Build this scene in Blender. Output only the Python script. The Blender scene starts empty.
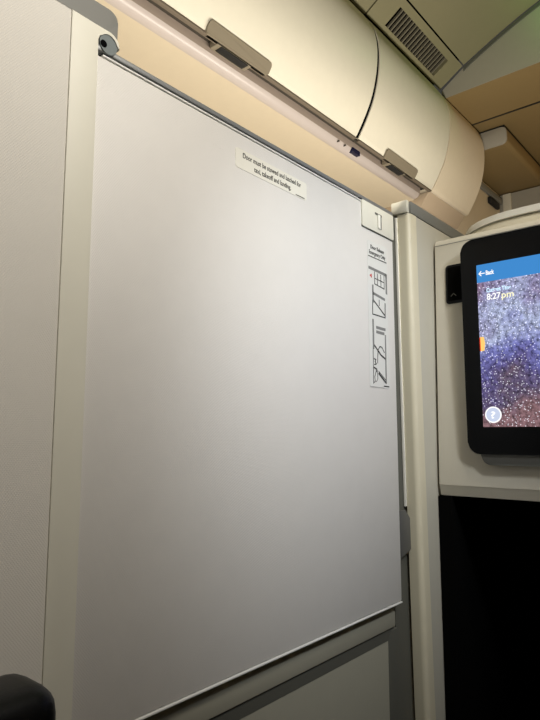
import bpy, bmesh, math, random
from mathutils import Vector, Matrix
random.seed(4)
S = bpy.context.scene
COL = S.collection
K = 0.68            # cabin drawing unit -> metres
PI = math.pi

# ------------------------------------------------------------------ materials
def lin(c):
    return tuple((v / 12.92 if v <= .04045 else ((v + .055) / 1.055) ** 2.4) for v in c)

def mat(name, rgb, rough=.5, metal=0, spec=.4, noise=0, weave=0, bump=.1, scale=40):
    m = bpy.data.materials.new(name); m.use_nodes = True
    nt = m.node_tree; N = nt.nodes; L = nt.links
    b = N['Principled BSDF']
    b.inputs['Roughness'].default_value = rough
    b.inputs['Metallic'].default_value = metal
    b.inputs['Specular IOR Level'].default_value = spec
    tc = N.new('ShaderNodeTexCoord')
    nz = N.new('ShaderNodeTexNoise'); nz.inputs['Scale'].default_value = scale
    nz.inputs['Detail'].default_value = 4
    L.new(tc.outputs['Object'], nz.inputs['Vector'])
    mx = N.new('ShaderNodeMix'); mx.data_type = 'RGBA'
    c = lin(rgb)
    n = noise if noise else .03
    mx.inputs['A'].default_value = tuple(v * (1 - n) for v in c) + (1,)
    mx.inputs['B'].default_value = tuple(min(1, v * (1 + n)) for v in c) + (1,)
    L.new(nz.outputs['Fac'], mx.inputs['Factor'])
    L.new(mx.outputs['Result'], b.inputs['Base Color'])
    if weave:
        # fine woven dot texture: product of two crossed sine waves
        waves = []
        for d in (1, -1):
            mp = N.new('ShaderNodeMapping'); mp.inputs['Rotation'].default_value = (0, d * math.radians(38), 0)
            L.new(tc.outputs['Object'], mp.inputs['Vector'])
            w = N.new('ShaderNodeTexWave'); w.wave_type = 'BANDS'; w.bands_direction = 'X'
            w.inputs['Scale'].default_value = weave
            L.new(mp.outputs['Vector'], w.inputs['Vector']); waves.append(w)
        mu = N.new('ShaderNodeMath'); mu.operation = 'MULTIPLY'
        L.new(waves[0].outputs['Fac'], mu.inputs[0]); L.new(waves[1].outputs['Fac'], mu.inputs[1])
        bp = N.new('ShaderNodeBump'); bp.inputs['Strength'].default_value = bump
        bp.inputs['Distance'].default_value = .001
        L.new(mu.outputs[0], bp.inputs['Height']); L.new(bp.outputs['Normal'], b.inputs['Normal'])
    else:
        n2 = N.new('ShaderNodeTexNoise'); n2.inputs['Scale'].default_value = 900
        L.new(tc.outputs['Object'], n2.inputs['Vector'])
        bp = N.new('ShaderNodeBump'); bp.inputs['Strength'].default_value = bump * .3
        bp.inputs['Distance'].default_value = .0005
        L.new(n2.outputs['Fac'], bp.inputs['Height']); L.new(bp.outputs['Normal'], b.inputs['Normal'])
    return m

M = {
 'door':   mat('door_laminate', (.865, .855, .835), .42, weave=190, bump=.22),
 'wall':   mat('partition_laminate', (.85, .835, .80), .6, weave=190, bump=.22),
 'stile':  mat('cream_paint', (.885, .875, .815), .5),
 'cream':  mat('cream_plastic', (.87, .85, .78), .42),
 'console':mat('console_cream', (.81, .785, .72), .45),
 'edgem':  mat('moulding_cream', (.86, .83, .73), .4),
 'post':   mat('post_cream', (.77, .755, .70), .5),
 'grey':   mat('grey_rail', (.50, .50, .48), .5),
 'tube':   mat('tube_grey', (.46, .49, .49), .5),
 'alu':    mat('door_rail_metal', (.53, .54, .54), .4, metal=.2),
 'bright': mat('white_seal', (.95, .94, .90), .3),
 'edge':   mat('pale_edge', (.90, .90, .88), .35),
 'dark':   mat('dark_gap', (.10, .10, .10), .7),
 'strike': mat('strike_grey', (.42, .42, .41), .4, metal=.3),
 'recess': mat('recess_grey', (.36, .36, .33), .55),
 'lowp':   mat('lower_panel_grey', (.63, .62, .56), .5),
 'bin':    mat('bin_cream', (.87, .85, .785), .4),
 'taupe':  mat('latch_taupe', (.50, .465, .40), .4),
 'groove': mat('lip_taupe', (.42, .38, .33), .6),
 'taupe_d':mat('groove_shade_taupe', (.24, .22, .19), .6),  # taupe darkened for the shade inside the groove
 'rail':   mat('service_rail_pink_reflection', (.73, .69, .67), .3),  # slight pink puts the screens' purple reflection into the colour
 'shoulder_shade':mat('rail_shade_taupe', (.56, .51, .47), .5),  # shading of the rail's upper part, held as a colour
 'tan':    mat('closure_tan', (.86, .81, .72), .5),
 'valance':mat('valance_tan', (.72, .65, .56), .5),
 'slat':   mat('grille_slat', (.42, .40, .34), .6),
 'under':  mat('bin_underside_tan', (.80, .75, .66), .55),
 'ceil':   mat('ceiling_cream_dimmed', (.50, .48, .37), .6),  # cream darkened to stand in for dim light on the ceiling
 'beam':   mat('beam_grey', (.64, .62, .57), .6),
 'lowc':   mat('ceiling_galley_lit', (.52, .44, .29), .6),  # brown carries the orange galley light on plain panels
 'blue':   mat('sensor_blue', (.08, .09, .22), .2),
 'blackg': mat('bezel_black', (.05, .055, .065), .35, spec=.15),
 'black':  mat('footwell_black', (.03, .03, .03), .9, spec=.05),
 'leather':mat('black_leather', (.04, .045, .05), .38, spec=.18, bump=.5),
 'bracket':mat('bracket_grey', (.38, .38, .36), .5),
 'ink':    mat('print_black', (.19, .19, .18), .6),
 'inkg':   mat('print_grey', (.50, .50, .49), .6),
 'red':    mat('print_red', (.75, .15, .15), .6),
 'paper':  mat('placard_white', (.92, .91, .86), .4),
 'film':   mat('placard_film', (.86, .86, .84), .35),
 'carpet': mat('carpet_blue_grey', (.20, .21, .24), .95, noise=.3),
}

def emit(name, rgb, s):
    m = bpy.data.materials.new(name); m.use_nodes = True
    N = m.node_tree.nodes; L = m.node_tree.links
    N.remove(N['Principled BSDF'])
    e = N.new('ShaderNodeEmission'); e.inputs['Color'].default_value = lin(rgb) + (1,)
    e.inputs['Strength'].default_value = s
    L.new(e.outputs[0], N['Material Output'].inputs[0])
    return m
M['blue_bar'] = emit('screen_blue', (.26, .55, .82), 1.0)
M['white_px'] = emit('screen_white', (1, 1, 1), 1.1)
M['cream_px'] = emit('screen_cream', (1, .98, .80), 1.05)
M['cyan_px'] = emit('screen_cyan', (.80, .92, 1.0), 1.25)
M['badge'] = emit('screen_badge', (.80, .84, .93), 1.0)
M['orange_px'] = emit('screen_orange', (1, .80, .45), 1.1)
M['red_px'] = emit('screen_red', (.95, .25, .12), 1.0)

def galaxy():
    m = bpy.data.materials.new('star_field_picture'); m.use_nodes = True
    N = m.node_tree.nodes; L = m.node_tree.links
    N.remove(N['Principled BSDF'])
    tc = N.new('ShaderNodeTexCoord')
    def noise(sc, det=5, off=(0, 0, 0), rough=.6):
        mp = N.new('ShaderNodeMapping'); mp.inputs['Location'].default_value = off
        L.new(tc.outputs['Object'], mp.inputs['Vector'])
        n = N.new('ShaderNodeTexNoise'); n.inputs['Scale'].default_value = sc
        n.inputs['Detail'].default_value = det; n.inputs['Roughness'].default_value = rough
        L.new(mp.outputs['Vector'], n.inputs['Vector']); return n
    def ramp(src, stops):
        r = N.new('ShaderNodeValToRGB')
        while len(r.color_ramp.elements) < len(stops): r.color_ramp.elements.new(.5)
        for e, (p, c) in zip(r.color_ramp.elements, stops):
            e.position = p; e.color = lin(c) + (1,)
        L.new(src, r.inputs['Fac']); return r
    # cloud colours change with height on the picture, broken up by noise
    sep = N.new('ShaderNodeSeparateXYZ'); L.new(tc.outputs['Object'], sep.inputs[0])
    big = noise(11, 4, (2.1, .4, .8))
    mad = N.new('ShaderNodeMath'); mad.operation = 'MULTIPLY_ADD'
    mad.inputs[1].default_value = 1 / (.359 * K); L.new(sep.outputs['Z'], mad.inputs[0]); mad.inputs[2].default_value = 0
    ad = N.new('ShaderNodeMath'); ad.operation = 'MULTIPLY_ADD'; ad.inputs[1].default_value = 1.0
    L.new(big.outputs['Fac'], ad.inputs[0]); L.new(mad.outputs[0], ad.inputs[2])
    sb = N.new('ShaderNodeMath'); sb.operation = 'SUBTRACT'; sb.inputs[1].default_value = .50
    L.new(ad.outputs[0], sb.inputs[0])
    base = ramp(sb.outputs[0], [(0, (.62, .48, .50)), (.14, (.46, .40, .50)), (.28, (.44, .41, .64)), (.42, (.54, .55, .84)),
                                (.60, (.80, .84, .98)), (.74, (.68, .67, .84)), (.88, (.62, .52, .64)), (1, (.54, .45, .50))])
    grain = noise(170, 4, (0, 0, 0), .75)
    gr = ramp(grain.outputs['Fac'], [(.36, (.50, .50, .50)), (.52, (.86, .86, .86)), (.64, (1, 1, 1))])
    mu = N.new('ShaderNodeMix'); mu.data_type = 'RGBA'; mu.blend_type = 'MULTIPLY'; mu.inputs['Factor'].default_value = 1
    L.new(base.outputs[0], mu.inputs['A']); L.new(gr.outputs[0], mu.inputs['B'])
    # stars
    vo = N.new('ShaderNodeTexVoronoi'); vo.inputs['Scale'].default_value = 330
    L.new(tc.outputs['Object'], vo.inputs['Vector'])
    st = ramp(vo.outputs['Distance'], [(.0, (1, 1, 1)), (.20, (.85, .85, .9)), (.34, (0, 0, 0))])
    pick = N.new('ShaderNodeSeparateColor'); L.new(vo.outputs['Color'], pick.inputs[0])
    gt = N.new('ShaderNodeMath'); gt.operation = 'GREATER_THAN'; gt.inputs[1].default_value = .45
    L.new(pick.outputs[0], gt.inputs[0])
    sm = N.new('ShaderNodeMix'); sm.data_type = 'RGBA'; sm.blend_type = 'MULTIPLY'; sm.inputs['Factor'].default_value = 1
    L.new(st.outputs[0], sm.inputs['A']); L.new(gt.outputs[0], sm.inputs['B'])
    add = N.new('ShaderNodeMix'); add.data_type = 'RGBA'; add.blend_type = 'ADD'; add.inputs['Factor'].default_value = .8
    L.new(mu.outputs['Result'], add.inputs['A']); L.new(sm.outputs['Result'], add.inputs['B'])
    e = N.new('ShaderNodeEmission'); e.inputs['Strength'].default_value = 1.0
    L.new(add.outputs['Result'], e.inputs['Color']); L.new(e.outputs[0], N['Material Output'].inputs[0])
    return m
M['galaxy'] = galaxy()

# ------------------------------------------------------------------ mesh helpers (drawing units in, metres out)
class MB:
    def __init__(s): s.bm = bmesh.new()
    def box(s, x0, x1, y0, y1, z0, z1, bev=0, seg=2):
        r = bmesh.ops.create_cube(s.bm, size=1)
        for v in r['verts']:
            v.co = Vector(((x0 + x1) / 2 + v.co.x * (x1 - x0), (y0 + y1) / 2 + v.co.y * (y1 - y0), (z0 + z1) / 2 + v.co.z * (z1 - z0)))
        if bev:
            es = list({e for v in r['verts'] for e in v.link_edges})
            bmesh.ops.bevel(s.bm, geom=es, offset=bev, segments=seg, affect='EDGES', profile=.5)
        return s
    def prism(s, pts, axis, a0, a1, bev=0):
        """closed 2-D outline pushed along an axis; axis x: pts (y,z); axis y: pts (x,z); axis z: pts (x,y)"""
        def P(p, a):
            return {'x': (a, p[0], p[1]), 'y': (p[0], a, p[1]), 'z': (p[0], p[1], a)}[axis]
        A = [s.bm.verts.new(P(p, a0)) for p in pts]; B = [s.bm.verts.new(P(p, a1)) for p in pts]
        n = len(pts); f = [s.bm.faces.new(A), s.bm.faces.new(B[::-1])]
        for i in range(n): f.append(s.bm.faces.new((A[i], B[i], B[(i + 1) % n], A[(i + 1) % n])))
        if bev:
            es = [e for e in f[0].edges] + [e for e in f[1].edges]
            bmesh.ops.bevel(s.bm, geom=es, offset=bev, segments=2, affect='EDGES', profile=.5)
        return s
    def cyl(s, c, r, axis, h, n=28):
        rot = {'x': Matrix.Rotation(PI / 2, 4, 'Y'), 'y': Matrix.Rotation(PI / 2, 4, 'X'), 'z': Matrix()}[axis]
        bmesh.ops.create_cone(s.bm, cap_ends=True, segments=n, radius1=r, radius2=r, depth=h, matrix=Matrix.Translation(c) @ rot)
        return s
    def stroke(s, pts, w, plane, d0, d1):
        """polyline of thin bars on plane y (x,z pts) or x (y,z pts)"""
        for p, q in zip(pts, pts[1:]):
            dx, dz = q[0] - p[0], q[1] - p[1]; l = math.hypot(dx, dz)
            if l == 0: continue
            nx, nz = -dz / l * w / 2, dx / l * w / 2; ex, ez = dx / l * w * .3, dz / l * w * .3
            s.prism([(p[0] + nx - ex, p[1] + nz - ez), (q[0] + nx + ex, q[1] + nz + ez), (q[0] - nx + ex, q[1] - nz + ez), (p[0] - nx - ex, p[1] - nz - ez)], plane, d0, d1)
        return s
    def build(s, name, m, parent=None, smooth=True):
        bmesh.ops.recalc_face_normals(s.bm, faces=s.bm.faces)
        for v in s.bm.verts: v.co *= K
        xs = [v.co for v in s.bm.verts]
        mn = Vector(min(c[i] for c in xs) for i in range(3)); mxx = Vector(max(c[i] for c in xs) for i in range(3))
        o0 = Vector(((mn.x + mxx.x) / 2, (mn.y + mxx.y) / 2, mn.z))
        for v in s.bm.verts: v.co -= o0
        me = bpy.data.meshes.new(name); s.bm.to_mesh(me); s.bm.free()
        me.materials.append(m)
        if smooth:
            for p in me.polygons: p.use_smooth = True
            try: me.set_sharp_from_angle(angle=math.radians(32))
            except Exception: pass
        o = bpy.data.objects.new(name, me); COL.objects.link(o)
        return place(o, o0, parent)

def wloc(o):
    v = Vector(o.location)
    while o.parent: o = o.parent; v += o.location
    return v
def place(o, w, parent):
    if parent: o.parent = parent; o.location = w - wloc(parent)
    else: o.location = w
    return o
def thing(name, label, cat, x, y, z, group=None):
    o = bpy.data.objects.new(name, None); COL.objects.link(o)
    o.location = Vector((x, y, z)) * K; o.empty_display_size = .05
    return tag(o, label, cat, group)
def tag(o, label, cat, group=None):
    o['label'] = label; o['category'] = cat; o['kind'] = 'thing'
    if group: o['group'] = group
    return o
def struct(o, label, cat):
    o['kind'] = 'structure'; o['label'] = label; o['category'] = cat
    return o
def rrect(x0, x1, z0, z1, r, n=6):
    out = []
    for cx, cz, a in ((x1 - r, z1 - r, 0), (x0 + r, z1 - r, 90), (x0 + r, z0 + r, 180), (x1 - r, z0 + r, 270)):
        for i in range(n + 1):
            t = math.radians(a + 90 * i / n); out.append((cx + r * math.cos(t), cz + r * math.sin(t)))
    return out
def smooth_curve(P, n=5):
    out = []
    for i in range(len(P) - 1):
        p0 = Vector(P[max(i - 1, 0)]); p1 = Vector(P[i]); p2 = Vector(P[i + 1]); p3 = Vector(P[min(i + 2, len(P) - 1)])
        for k in range(n):
            t = k / n
            v = .5 * ((2 * p1) + (p2 - p0) * t + (2 * p0 - 5 * p1 + 4 * p2 - p3) * t * t + (3 * p1 - p0 - 3 * p2 + p3) * t ** 3)
            out.append((v.x, v.y))
    return out + [tuple(P[-1])]
def text(body, name, m, parent, plane, u0, u1, v, depth, capw=None, bold=0, align='LEFT'):
    """flat lettering spanning u0..u1 with its baseline at height v, on plane y (door) or x (console)"""
    cu = bpy.data.curves.new(name, 'FONT'); cu.body = body; cu.size = 1; cu.extrude = .02; cu.offset = bold
    tmp = bpy.data.objects.new(name, cu); COL.objects.link(tmp)
    dg = bpy.context.evaluated_depsgraph_get(); me = bpy.data.meshes.new_from_object(tmp.evaluated_get(dg))
    bpy.data.objects.remove(tmp); bpy.data.curves.remove(cu)
    me.name = name
    x0 = min(q.co.x for q in me.vertices); x1 = max(q.co.x for q in me.vertices)
    sx = abs(u1 - u0) / (x1 - x0); sy = capw / .7 if capw else sx
    for q in me.vertices:
        a = (q.co.x - x0) * sx; b = q.co.y * sy; c = q.co.z * .01
        q.co = (Vector((a, -c, b)) if plane == 'y' else Vector((-c, -a, b))) * K
    me.materials.clear(); me.materials.append(m)
    o = bpy.data.objects.new(name, me); COL.objects.link(o)
    w = Vector((u0, depth, v)) * K if plane == 'y' else Vector((depth, u0, v)) * K
    return place(o, w, parent)

# ------------------------------------------------------------------ the cabin shell
struct(MB().box(-2.2, 6.5, -2.2, 3.6, -.05, 0).build('floor', M['carpet']), 'dark blue grey cabin carpet under the seats', 'floor')
CEIL = [(1.20, 3.490), (.993, 3.592), (.78, 3.680), (.5, 3.765), (.1, 3.82), (-.4, 3.82), (-.9, 3.72), (-1.4, 3.52), (-2.1, 3.3)]
cs = smooth_curve(CEIL, 4)
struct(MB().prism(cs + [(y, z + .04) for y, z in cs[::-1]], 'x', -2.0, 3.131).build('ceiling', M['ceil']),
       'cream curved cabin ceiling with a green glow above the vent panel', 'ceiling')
# plain neighbour of the vent panel along the bins
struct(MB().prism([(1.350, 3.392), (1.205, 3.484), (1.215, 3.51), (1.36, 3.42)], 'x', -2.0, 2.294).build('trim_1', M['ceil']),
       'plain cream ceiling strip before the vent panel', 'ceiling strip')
struct(MB().prism([(1.385, 3.44), (1.20, 3.545), (1.20, 3.72), (1.5, 3.72), (1.5, 3.44)], 'x', -2.0, 3.131).build('trim_6', M['black']),  # unseen black backing added so nothing bright shows through the joints
       'black backing added behind the ceiling panel joints', 'backing')
# bulkhead beam
bp = [(1.342, 3.388)] + [(y, z - .004) for y, z in cs if y < 1.24]
struct(MB().prism([(1.335, 3.338)] + bp + [(-2.1, 3.36)], 'x', 3.141, 3.53).build('beam_crossing', M['beam'], smooth=False),
       'pale grey cross beam under the ceiling, behind the vent panel', 'beam')
gk = [(1.205, 3.482)] + cs[1:26]
struct(MB().prism([(y, z - .007) for y, z in gk] + [(y, z - .026) for y, z in gk[::-1]], 'x', 3.132, 3.1405).build('trim_2', M['recess']),
       'dark grey gasket between curved ceiling and cross beam', 'gasket')
bs = bpy.data.objects['beam_crossing']
MB().prism([(1.334, 3.3365), (1.334, 3.3375), (-2.1, 3.3595), (-2.1, 3.3585)], 'x', 3.143, 3.529).build('soffit_tint', M['lowc'], bs, smooth=False)  # thin slab added to show orange galley light as brown
lc = struct(MB().box(3.545, 6.4, -2.1, 1.9, 3.342, 3.40).build('ceiling_lower', M['lowc']),
       'lower ceiling panel beyond the cross beam, coloured brown for orange galley light', 'ceiling')
MB().prism([(1.33, 3.3362), (1.33, 3.345), (-2.1, 3.345), (-2.1, 3.3412)], 'x', 3.5305, 3.5445).build('seam', M['dark'], lc, smooth=False)
# far monument wall and the wall beside the aisle end
struct(MB().box(4.47, 4.53, .6, 2.6, 0, 3.205).build('wall_far', M['beam']), 'pale grey far wall under the hanging locker', 'wall')
struct(MB().box(4.452, 4.469, 1.392, 1.452, 0, 3.203, .004).build('trim_3', M['cream']), 'pale vertical post on the far wall', 'post')
wl = struct(MB().box(3.63, 4.45, 1.475, 1.55, 0, 3.203).build('wall_aisle', M['under']), 'tan wall beyond the end of the overhead bins', 'wall')
MB().box(3.64, 4.449, 1.453, 1.474, 3.125, 3.172, .006).build('rail_trim', M['grey'], wl)
MB().box(4.19, 4.38, 1.450, 1.474, 3.062, 3.112, .008).build('latch', M['dark'], wl)
struct(MB().box(-2.1, 6.4, -2.16, -2.1, 0, 3.4).build('wall_window', M['under']), 'cream cabin side wall', 'wall')
struct(MB().box(-2.0, 4.46, 1.95, 2.0, 0, 3.45).build('wall_spine', M['under']), 'tan wall behind and below the overhead bins', 'wall')

# vent panel
dv = Vector((1.205 - 1.345, 3.482 - 3.392)); dvl = dv.length; dv /= dvl
nv = Vector((dv.y, -dv.x));  nv = nv if nv.y < 0 else -nv      # towards the cabin (down)
def vp(t, h): return (1.345 + dv.x * t + nv.x * h, 3.392 + dv.y * t + nv.y * h)
t = thing('vent_panel', 'cream ceiling panel with a black slotted air vent above the bins', 'air vent', 2.715, 1.28, 3.40)
mb = MB()
g0, g1 = .027, .130
mb.prism([vp(0, 0), vp(g0, 0), vp(g0, -.03), vp(0, -.03)], 'x', 2.302, 3.124)
mb.prism([vp(g1, 0), vp(dvl, 0), vp(dvl, -.03), vp(g1, -.03)], 'x', 2.302, 3.124)
mb.prism([vp(g0, 0), vp(g1, 0), vp(g1, -.03), vp(g0, -.03)], 'x', 2.302, 2.445)
mb.prism([vp(g0, 0), vp(g1, 0), vp(g1, -.03), vp(g0, -.03)], 'x', 2.997, 3.124)
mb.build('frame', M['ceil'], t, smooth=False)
MB().prism([vp(g0, -.026), vp(g1, -.026), vp(g1, -.034), vp(g0, -.034)], 'x', 2.445, 2.997).build('duct', M['black'], t, smooth=False)
mb = MB(); nsl = 19
for i in range(1, nsl):
    x = 2.445 + (2.997 - 2.445) * i / nsl
    mb.prism([vp(g0, -.001), vp(g1, -.001), vp(g1, -.012), vp(g0, -.012)], 'x', x - .0042, x + .0042)
mb.build('grille', M['slat'], t, smooth=False)

# ------------------------------------------------------------------ overhead bins
PROF = [(1.345, 3.378), (1.305, 3.305), (1.284, 3.24), (1.277, 3.16), (1.285, 3.06), (1.310, 2.957), (1.349, 2.87), (1.400, 2.784)]
pc = smooth_curve(PROF, 6)
def offs(curve, d):
    out = []
    for i, p in enumerate(curve):
        a = Vector(curve[max(i - 1, 0)]); b = Vector(curve[min(i + 1, len(curve) - 1)])
        n = Vector(((b - a).y, -(b - a).x)).normalized()
        if n.x > 0: n = -n
        out.append((p[0] - n.x * d, p[1] - n.y * d))
    return out
inner = offs(pc, .028)
def surf(z):          # front face position at a height
    for p, q in zip(pc, pc[1:]):
        if q[1] <= z <= p[1]:
            f = (z - q[1]) / (p[1] - q[1]); return q[0] + (p[0] - q[0]) * f
    return pc[-1][0]
def overhead_bin(x0, x1, hx, label):
    t = thing('overhead_bin', label, 'overhead bin', (x0 + x1) / 2, 1.6, 2.78, 'overhead bins along the aisle')
    MB().prism(pc + inner[::-1], 'x', x0, x1, bev=.004).build('bin_door', M['bin'], t)
    MB().prism(offs(pc, .034) + [(1.93, 2.81), (1.93, 3.40)], 'x', x0 - .006, x1 + .004).build('bin_body', M['dark'], t)
    if x0 < 1: MB().prism(offs(pc, .005) + offs(pc, .03)[::-1], 'x', x1 + .001, x1 + .022).build('seam_dark_fill', M['black'], t)  # black filler painting the shade in the gap between bins
    # handle: taupe paddle lying on the lower edge of the door
    lo, hi, w = 2.773, 2.814, .165
    pts = rrect(hx - w, hx + w, lo, hi, .013)
    mb = MB(); bm = mb.bm
    A = [bm.verts.new((p[0], surf(max(p[1], 2.7845)) - .012 - max(0, 2.7845 - p[1]) * -.5, p[1])) for p in pts]
    B = [bm.verts.new((p[0], surf(max(p[1], 2.7845)) + .010, p[1])) for p in pts]
    bm.faces.new(A); bm.faces.new(B[::-1]); n = len(A)
    for i in range(n): bm.faces.new((A[i], B[i], B[(i + 1) % n], A[(i + 1) % n]))
    h = mb.build('handle', M['taupe'], t, smooth=False)
    MB().box(hx - .10, hx + .08, 1.404, 1.446, 2.770, 2.80, .004).build('latch_housing', M['taupe'], t)
    MB().box(hx - .08, hx + .06, 1.404, 1.436, 2.7665, 2.7715, .001).build('latch_slot', M['dark'], h)
    # trim along the bottom lip, darkened with the groove's shade
    MB().box(x0 + .004, x1 - .004, 1.398, 1.4155, 2.773, 2.7815, .001).build('lip_trim', M['groove'], t)
    return t
overhead_bin(.66, 2.282, 1.472, 'long cream overhead bin whose taupe latch is above the suite door placard')
overhead_bin(2.305, 3.086, 2.70, 'short cream overhead bin under the air vent, before the tan closure panel')

t = thing('bin_end_closure', 'tan closure panel finishing the overhead bin row beside the cross beam', 'closure panel', 3.35, 1.5, 2.7)
pe = [p for p in pc if p[1] < 3.334]; ie = [q for p, q in zip(pc, inner) if p[1] < 3.334]
MB().prism(pe + [(1.9, 2.79), (1.9, 3.334)], 'x', 3.096, 3.613, bev=.007).build('fascia', M['tan'], t)
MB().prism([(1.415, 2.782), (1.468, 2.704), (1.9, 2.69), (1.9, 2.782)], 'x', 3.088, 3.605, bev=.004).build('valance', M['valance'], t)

# service rail and underside
RAIL = [(1.456, 2.800), (1.456, 2.782), (1.460, 2.768), (1.468, 2.756), (1.480, 2.7475), (1.492, 2.7445), (1.502, 2.746), (1.507, 2.752), (1.507, 2.80)]
t = thing('service_rail', 'white rounded service rail, tinted pink for reflected screen light, running under the overhead bins', 'service rail', .6, 1.48, 2.74)
MB().prism(RAIL, 'x', -2.0, 3.06, bev=.004).build('rail', M['rail'], t)
MB().box(-2.0, 3.06, 1.408, 1.455, 2.800, 2.806).build('groove', M['taupe_d'], t, smooth=False)  # shade under the lip is put into this dark colour
MB().prism([(1.4552, 2.800), (1.4552, 2.7815), (1.4590, 2.7685), (1.462, 2.770), (1.462, 2.80)], 'x', -2.0, 3.055).build('shoulder_shade', M['shoulder_shade'], t)  # strip painting the shade on the upper part of the rail
o = MB().prism(rrect(2.335, 2.405, 2.751, 2.774, .004), 'y', 1.4555, 1.475).build('sensor_window', M['blue'], t)
for x in (2.222, 2.277): MB().cyl((x, 1.462, 2.760), .004, 'y', .014, 12).build('indicator_hole', M['taupe_d'], t)
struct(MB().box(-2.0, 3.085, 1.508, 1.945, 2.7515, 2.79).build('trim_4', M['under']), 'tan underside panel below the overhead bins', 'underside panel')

# ------------------------------------------------------------------ hanging locker beyond
t = thing('hanging_locker', 'flat box shaped locker, coloured brown for galley light, hanging under the lower ceiling', 'locker', 4.06, 1.4, 3.21)
MB().prism(rrect(1.15, 1.75, 3.212, 3.325, .03), 'x', 3.672, 4.468, bev=.004).build('body', M['lowc'], t)  # body coloured brown for galley light, end cap kept grey
MB().prism(rrect(1.15, 1.75, 3.212, 3.325, .03), 'x', 3.658, 3.6718, bev=.004).build('end_cap', M['beam'], t)
MB().box(3.67, 4.468, 1.165, 1.74, 3.3255, 3.3415).build('gap_shade_fill', M['dark'], t)  # dark piece painting the shadow gap above the locker

# ------------------------------------------------------------------ suite partition, left
t = thing('suite_partition', 'textured fixed suite wall with cream door post and grey top rail', 'partition', -.3, .63, 0)
MB().box(-1.6, .3541, .6168, .65, 0, 1.915).build('panel', M['wall'], t)
MB().box(.3530, .3550, .622, .64, 0, 1.913).build('seam', M['taupe'], t)
cx, cz, r = .4075, 1.8965, .0135
st = [(.3545, 0), (.3905, 0), (.3905, 1.8955)]
for i in range(1, 10):
    a = math.radians(180 - 180 * i / 10); st.append((cx + r * math.cos(a), cz + r * math.sin(a)))
st += [(cx + r, cz), (cx + r + .003, cz)]
for i in range(1, 7):
    a = math.radians(90 * i / 6); st.append((cx + .003 + (r) * math.cos(a) - .0, cz + (r + .003) * math.sin(a)))
st += [(.3545, 1.9142)]
MB().prism(st, 'y', .6150, .654, bev=.0012).build('door_post', M['stile'], t)
ro = MB().cyl((cx, .640, cz - .0005), r - .0003, 'y', .0478).build('guide_tube', M['tube'], t)
MB().cyl((cx - .0075, .6160, cz - .003), .0048, 'y', .0012, 16).build('socket_hole', M['black'], ro)
pts = [(-1.6, 1.9150), (.4, 1.9150)]
pts += [(.406, 1.911), (.409, 1.8955), (.4210, 1.8955), (.4210, 1.933)]
for i in range(1, 7):
    a = math.radians(90 * i / 6); pts.append((.4090 + .012 * math.cos(a), 1.933 + .012 * math.sin(a)))
pts += [(-1.6, 1.945)]
MB().prism(pts, 'y', .6165, .664, bev=.001).build('top_rail', M['grey'], t)

# ------------------------------------------------------------------ suite door
D = .62
t = thing('suite_door', 'large pale grey textured sliding suite door with a warning placard', 'door', .777, .64, 1.056)
dp = MB().box(.388, 1.1565, D, D + .028, 1.057, 1.878, .003).build('panel', M['door'], t)
MB().box(.402, 1.1565, D - .001, D + .028, 1.8785, 1.8815, .001).build('edge_strip', M['edge'], t)
MB().box(.402, 1.1565, D + .001, D + .028, 1.8816, 1.8834).build('gasket', M['dark'], t)
MB().box(.393, 1.1565, D - .002, D + .03, 1.8835, 1.8915, .002).build('top_rail', M['alu'], t)
MB().box(.388, 1.1565, D - .0015, D + .028, 1.0535, 1.0565, .001).build('bottom_edge', M['edge'], t)
# latch plate
lp = MB().prism(rrect(1.024, 1.1553, 1.826, 1.8825, .003), 'y', D - .003, D - .0002, bev=.0008).build('latch_plate', M['stile'], t)
MB().box(1.024, 1.1553, D - .0008, D - .0002, 1.8240, 1.8257).build('plate_shadow', M['recess'], lp, smooth=False)  # thin dark strip painting the latch plate's shadow on the door
MB().box(1.075, 1.103, D - .0036, D - .0031, 1.864, 1.8685).build('slot_and_shadow', M['recess'], lp, smooth=False)
MB().box(1.0945, 1.1015, D - .0036, D - .0031, 1.836, 1.864).build('slot_and_shadow', M['recess'], lp, smooth=False)  # dark strip painting the thumb latch's shadow beside it
MB().box(1.0845, 1.0944, D - .0060, D - .0037, 1.835, 1.8655, .0008).build('thumb_latch', M['bright'], lp)
# stowage placard
pl = MB().prism(rrect(.648, .836, 1.8195, 1.8525, .005), 'y', D - .0005, D - .0001).build('placard', M['paper'], t, smooth=False)
text('Door must be stowed and latched for', 'lettering', M['ink'], pl, 'y', .665, .818, 1.8395, D - .0008, .0085, .003)
text('taxi, takeoff and landing.', 'lettering', M['ink'], pl, 'y', .692, .789, 1.8255, D - .0008, .0085, .003)
MB().box(.803, .829, D - .0009, D - .0006, 1.8215, 1.8228).build('fine_print', M['ink'], pl, smooth=False)
# emergency placard
ep = MB().prism(rrect(1.045, 1.126, 1.494, 1.802, .004), 'y', D - .0004, D - .0001).build('emergency_placard', M['film'], t, smooth=False)
text('Door Release', 'lettering', M['ink'], ep, 'y', 1.058, 1.114, 1.7855, D - .0007, .0085, .008)
text('Emergency Only', 'lettering', M['ink'], ep, 'y', 1.052, 1.119, 1.7735, D - .0007, .0085, .008)
f0, f1 = D - .0008, D - .00045
MB().box(1.048, 1.124, f0, f1, 1.7670, 1.7690).build('rule', M['ink'], ep, smooth=False)
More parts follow.
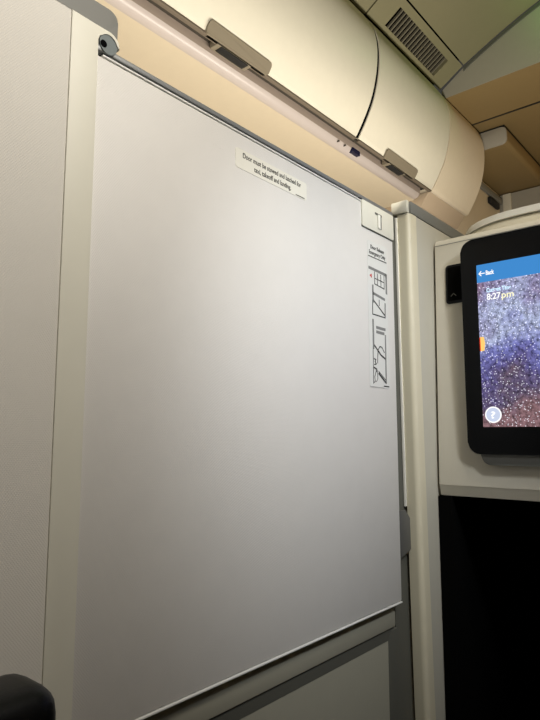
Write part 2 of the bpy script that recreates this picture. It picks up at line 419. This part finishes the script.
# drawing of the door head, first pictogram
mb = MB()
mb.stroke([(1.050, 1.743), (1.121, 1.7405), (1.121, 1.700)], .006, 'y', f0, f1)
mb.build('pictogram', M['inkg'], ep, smooth=False)
mb = MB()
mb.stroke([(1.072, 1.738), (1.072, 1.712), (1.112, 1.708), (1.112, 1.737)], .0018, 'y', f0, f1)
mb.stroke([(1.084, 1.736), (1.084, 1.712)], .0018, 'y', f0, f1)
mb.stroke([(1.098, 1.736), (1.098, 1.710)], .0018, 'y', f0, f1)
mb.stroke([(1.072, 1.724), (1.112, 1.722)], .0018, 'y', f0, f1)
mb.build('pictogram', M['ink'], ep, smooth=False)
MB().prism([(1.0525, 1.727), (1.060, 1.7315), (1.060, 1.7225)], 'y', f0, f1).build('red_arrow', M['red'], ep, smooth=False)
# second pictogram: door with a folding strip
mb = MB()
mb.stroke([(1.064, 1.707), (1.064, 1.672)], .0055, 'y', f0, f1)
mb.stroke([(1.064, 1.691), (1.112, 1.685)], .0055, 'y', f0, f1)
mb.stroke([(1.114, 1.676), (1.113, 1.648)], .0045, 'y', f0, f1)
mb.build('pictogram', M['inkg'], ep, smooth=False)
mb = MB()
mb.stroke([(1.062, 1.675), (1.061, 1.646), (1.113, 1.6455)], .0024, 'y', f0, f1)
mb.stroke([(1.066, 1.676), (1.112, 1.650)], .003, 'y', f0, f1)
mb.stroke([(1.089, 1.680), (1.089, 1.668)], .002, 'y', f0, f1)
mb.build('pictogram', M['ink'], ep, smooth=False)
# third pictogram: person pushing through the door
mb = MB()
mb.stroke([(1.062, 1.634), (1.062, 1.575)], .006, 'y', f0, f1)
mb.stroke([(1.112, 1.607), (1.111, 1.506)], .0045, 'y', f0, f1)
mb.stroke([(1.076, 1.620), (1.111, 1.6195)], .006, 'y', f0, f1)
mb.stroke([(1.076, 1.6105), (1.106, 1.610)], .006, 'y', f0, f1)
mb.build('pictogram', M['inkg'], ep, smooth=False)
mb = MB()
mb.stroke([(1.060, 1.575), (1.059, 1.502)], .0018, 'y', f0, f1)
mb.stroke([(1.066, 1.581), (1.092, 1.563), (1.109, 1.557)], .0035, 'y', f0, f1)
mb.stroke([(1.078, 1.560), (1.080, 1.573), (1.088, 1.581), (1.096, 1.580), (1.106, 1.570)], .0022, 'y', f0, f1)
mb.stroke([(1.078, 1.560), (1.077, 1.545)], .0018, 'y', f0, f1)
mb.stroke([(1.081, 1.524), (1.110, 1.506)], .004, 'y', f0, f1)
mb.stroke([(1.081, 1.528), (1.109, 1.512)], .0016, 'y', f0, f1)
mb.stroke([(1.063, 1.553), (1.070, 1.552), (1.067, 1.547), (1.072, 1.543), (1.064, 1.541)], .0025, 'y', f0, f1)
mb.stroke([(1.062, 1.535), (1.073, 1.532), (1.071, 1.527)], .003, 'y', f0, f1)
mb.stroke([(1.070, 1.527), (1.064, 1.516), (1.066, 1.506), (1.060, 1.504)], .0018, 'y', f0, f1)
mb.stroke([(1.076, 1.530), (1.076, 1.512), (1.070, 1.506)], .0014, 'y', f0, f1)
mb.build('pictogram', M['ink'], ep, smooth=False)
mb = MB()
mb.stroke([(1.046, 1.4955), (1.102, 1.495)], .0008, 'y', f0, f1)
mb.build('frame_line', M['inkg'], ep, smooth=False)
MB().box(1.101, 1.123, f0, f1, 1.4975, 1.500).build('fine_print', M['ink'], ep, smooth=False)

# ------------------------------------------------------------------ fixed panel below the door
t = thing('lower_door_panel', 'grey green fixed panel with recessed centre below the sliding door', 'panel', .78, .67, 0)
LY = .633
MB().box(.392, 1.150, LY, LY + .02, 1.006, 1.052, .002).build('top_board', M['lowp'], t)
MB().prism([(LY + .0035, 1.0055), (LY + .0055, .982), (LY + .03, .982), (LY + .03, 1.0055)], 'x', .392, 1.148).build('bevel', M['recess'], t)  # near vertical strip, darkened for the shade below the top board
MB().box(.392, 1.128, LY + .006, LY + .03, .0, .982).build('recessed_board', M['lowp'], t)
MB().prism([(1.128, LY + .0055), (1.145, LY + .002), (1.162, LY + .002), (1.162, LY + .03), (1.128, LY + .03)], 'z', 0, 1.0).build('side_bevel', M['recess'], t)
# track channel between the door edge and the post
struct(MB().box(1.163, 1.235, .6402, .690, 0, 1.90).build('trim_5', M['recess']), 'dark grey channel between suite door and cream post', 'channel')

# ------------------------------------------------------------------ end partition (post) and its cap
t = thing('end_partition', 'cream end wall with rounded edge and capped top, between door and monitor', 'partition', 1.7, .62, 0)
def post_ring(z, x0, cut):
    yf, rr = .6035, .012; pts = []
    for i in range(7):
        a = math.radians(180 + 90 * i / 6); pts.append((x0 + rr + rr * math.cos(a), yf + rr + rr * math.sin(a)))
    if cut: return pts + [(x0 + .034, yf), (x0 + .034, .6335), (x0, .6335)]
    return [(x0 + .035, yf + .0012), (2.35, yf + .0012), (2.35, .652), (x0 + .035, .652)]
for nm, cut, m in (('edge_moulding', True, 'edgem'), ('wall', False, 'post')):
    mb = MB(); bm = mb.bm
    ring = [[bm.verts.new((x, y, z)) for x, y in post_ring(z, x0, cut)] for z, x0 in ((0, 1.271), (.83, 1.225), (1.1, 1.2185), (1.6, 1.209), (1.903, 1.2065))]
    n = len(ring[0])
    bm.faces.new(ring[0]); bm.faces.new(ring[-1][::-1])
    for A, B in zip(ring, ring[1:]):
        for i in range(n): bm.faces.new((A[i], A[(i + 1) % n], B[(i + 1) % n], B[i]))
    mb.build(nm, M[m], t)
MB().box(1.202, 1.2145, .6065, .6475, 1.904, 1.934, .003).build('cap_end', M['stile'], t)
MB().box(1.215, 2.35, .6025, .650, 1.904, 1.9335, .003).build('top_rail', M['grey'], t)
# bright seal down the edge facing the door
mb = MB()
mb.prism([(1.2025, 1.897), (1.2068, 1.897), (1.2158, 1.242), (1.2115, 1.242)], 'y', .6335, .6395, bev=.001)
mb.build('seal', M['bright'], t)
# strike plate
MB().prism([(1.172, 1.138), (1.207, 1.148), (1.220, 1.152), (1.220, 1.214), (1.213, 1.221), (1.197, 1.236), (1.172, 1.236)], 'y', .628, .634, bev=.001).build('strike_plate', M['strike'], t)

# ------------------------------------------------------------------ monitor console
t = thing('monitor_console', 'cream console wall carrying the monitor, black footwell opening beneath', 'console', 1.4, .1, 1.25)
cr = []
for i in range(7):
    a = math.radians(90 + 90 * i / 6); cr.append((1.343 + .018 * math.cos(a), 1.850 + .018 * math.sin(a)))
MB().prism([(1.325, 1.2853)] + cr[::-1] + [(1.56, 1.868), (1.56, 1.2853)], 'y', -.62, .598).build('fascia', M['console'], t)
MB().prism([(1.3255, 1.285), (1.333, 1.262), (1.56, 1.262), (1.56, 1.285)], 'y', -.62, .598).build('lower_lip', M['console'], t)
MB().box(1.3244, 1.3252, -.62, .598, 1.8495, 1.8508).build('seam', M['grey'], t, smooth=False)
console = t
# curved shroud standing on the console
mb = MB()
path = smooth_curve([(1.51, .600), (1.450, .556), (1.418, .495), (1.409, .44), (1.408, .37), (1.408, .2), (1.408, -.6)], 5)
outer = path; inn = [(x + .03, y + (.02 if y > .45 else 0)) for x, y in path]
mb.prism(outer + [(1.6, -.6), (1.6, .598)], 'z', 1.869, 1.912)
mb.build('shroud', M['cream'], t)
mb = MB()
mb.prism([(x - .006, y - (.004 if y > .4 else 0)) for x, y in outer] + [(1.6, -.6), (1.6, .598)], 'z', 1.915, 1.931, bev=.003)
mb.build('shroud_lip', M['edge'], t)
# socket
so = MB().prism([(y, z) for y, z in rrect(.505, .571, 1.703, 1.796, .006)], 'x', 1.3215, 1.3249, bev=.001).build('socket_panel', M['blackg'], t)
MB().prism(rrect(.510, .566, 1.709, 1.790, .004), 'x', 1.3205, 1.3214).build('socket_face', M['black'], so)
MB().stroke([(.558, 1.720), (.552, 1.726), (.546, 1.720)], .002, 'x', 1.3200, 1.3204).build('symbol', M['bracket'], so, smooth=False)
MB().prism(rrect(-.30, .494, 1.333, 1.42, .02), 'x', 1.309, 1.3248, bev=.003).build('monitor_bracket', M['bracket'], t)
struct(MB().box(1.309, 2.34, .572, .6030, 0, 1.2595).build('wall_footwell', M['black']), 'black side lining of the footwell', 'lining')
struct(MB().box(1.95, 2.0, -.9, .571, 0, 1.261).build('wall_footwell_back', M['black']), 'black back of the footwell', 'lining')
struct(MB().box(1.34, 1.949, -.9, .571, 0.001, .012).build('floor_footwell', M['black']), 'black floor of the footwell', 'floor')
struct(MB().box(1.565, 1.949, -.9, .571, 1.23, 1.26).build('ceiling_footwell', M['black']), 'black top of the footwell', 'lining')

# ------------------------------------------------------------------ monitor
XM = 1.300
t = thing('monitor', 'black framed seat monitor showing a starry sky and clock', 'monitor', XM, .13, 1.354)
MB().prism(rrect(-.26, .5255, 1.3565, 1.836, .026), 'x', XM, XM + .016, bev=.003).build('bezel', M['blackg'], t)
sc = MB().box(XM - .0006, XM - .0001, -.224, .489, 1.415, 1.774).build('screen', M['galaxy'], t, smooth=False)
MB().box(XM - .0010, XM - .00065, -.224, .489, 1.7335, 1.774).build('menu_bar', M['blue_bar'], sc, smooth=False)
text('Back', 'lettering', M['white_px'], sc, 'x', .4685, .4505, 1.7490, XM - .0012, .0095, .03)
MB().stroke([(.4835, 1.7535), (.4715, 1.7535)], .002, 'x', XM - .0014, XM - .0011).stroke([(.4790, 1.7585), (.4835, 1.7535), (.4790, 1.7485)], .002, 'x', XM - .0014, XM - .0011).build('arrow', M['white_px'], sc, smooth=False)
text('Current Time', 'lettering', M['cyan_px'], sc, 'x', .4687, .416, 1.7095, XM - .0012, .0090, .03)
text('8:27', 'lettering', M['white_px'], sc, 'x', .4688, .4385, 1.6925, XM - .0012, .0135, .02)
text('pm', 'lettering', M['cream_px'], sc, 'x', .4365, .411, 1.6925, XM - .0012, .0135, .015)
bd = MB().cyl((XM - .0012, .4662, 1.441), .0175, 'x', .001, 36).build('help_badge', M['white_px'], sc, smooth=False)
MB().cyl((XM - .0019, .4662, 1.441), .0148, 'x', .0004, 36).build('help_disc', M['badge'], bd, smooth=False)
text('?', 'help_mark', M['white_px'], bd, 'x', .4710, .4615, 1.4335, XM - .0023, .0145, .02)
MB().prism([(.4870, 1.580), (.4870, 1.612), (.4790, 1.611), (.4772, 1.597), (.4790, 1.581)], 'x', XM - .0011, XM - .00065).build('orange_spot', M['orange_px'], sc, smooth=False)  # small orange shape at the screen edge
MB().prism(rrect(.4871, .4888, 1.581, 1.611, .0005), 'x', XM - .0011, XM - .00065).build('red_sliver', M['red_px'], sc, smooth=False)  # red sliver beside the orange shape

TILT = math.radians(2.05)
bpy.context.view_layer.update()
console.rotation_euler = (0, TILT, 0); console.location += Vector((-.0205, 0, -.0027)) * K
t.location += Vector((-.012, -.0046, -.0005)) * K
# ------------------------------------------------------------------ black seat wing at the lower corner
o = MB().box(-.40, .243, .388, .452, 0, 1.229, .020, 5).build('headrest_wing', M['leather'])
tag(o, 'black leather covered seat wing at the bottom of the textured wall', 'headrest')

# ------------------------------------------------------------------ camera
cam = bpy.data.cameras.new('camera'); co = bpy.data.objects.new('camera', cam); COL.objects.link(co)
cam.sensor_fit = 'VERTICAL'; cam.sensor_height = 36; cam.lens = 595.35 * 36 / 720
cam.clip_start = .01
co.location = (0, 0, 1.40 * K)
co.rotation_euler = (math.radians(90 + 7.066), 0, -math.radians(49.774))
S.camera = co

# ------------------------------------------------------------------ light
def lamp(name, kind, loc, target, power, color, **kw):
    l = bpy.data.lights.new(name, kind); l.energy = power; l.color = color
    for k, v in kw.items(): setattr(l, k, v)
    o = bpy.data.objects.new(name, l); COL.objects.link(o)
    o.location = Vector(loc) * K
    if target is not None:
        d = (Vector(target) - Vector(loc)); o.rotation_euler = d.to_track_quat('-Z', 'Y').to_euler()
    return o
lamp('bounce_fill', 'SPOT', (.36, -.12, 2.26), (.36, .62, 1.70), 15, (1, .935, .84), spot_size=math.radians(92), spot_blend=1, shadow_soft_size=.08)  # unseen fill added for warm light bounced off bins and ceiling
lamp('reading_lamp', 'SPOT', (.76, -.34, 2.20), (1.03, .62, 1.50), 21, (.94, .97, 1), spot_size=math.radians(57), spot_blend=1, shadow_soft_size=.05)
lamp('console_fill', 'SPOT', (.95, .12, 2.48), (1.29, .50, 1.90), 8.5, (1, .93, .80), spot_size=math.radians(66), spot_blend=1, shadow_soft_size=.05)  # unseen fill added to warm and brighten the console top
al = lamp('aisle_lamp', 'AREA', (1.62, .74, 1.78), None, 19, (1, .925, .80), shape='RECTANGLE', size=2.0, size_y=.08)
al.rotation_euler = (math.radians(180 - 25), 0, 0)
lamp('galley_lamp', 'AREA', (4.5, -.3, 2.85), (4.3, 1.0, 3.32), 2.4, (1, .71, .36), shape='RECTANGLE', size=.5, size_y=.5)
lamp('exit_glow', 'POINT', (3.0, .60, 3.62), None, .42, (.25, 1, .15), shadow_soft_size=.04)

w = bpy.data.worlds.new('cabin_air'); S.world = w; w.use_nodes = True
w.node_tree.nodes['Background'].inputs[0].default_value = (1, .95, .82, 1)
w.node_tree.nodes['Background'].inputs[1].default_value = .045

S.view_settings.view_transform = 'Standard'; S.view_settings.look = 'None'
S.view_settings.exposure = 0; S.view_settings.gamma = 1; S.view_settings.use_curve_mapping = False
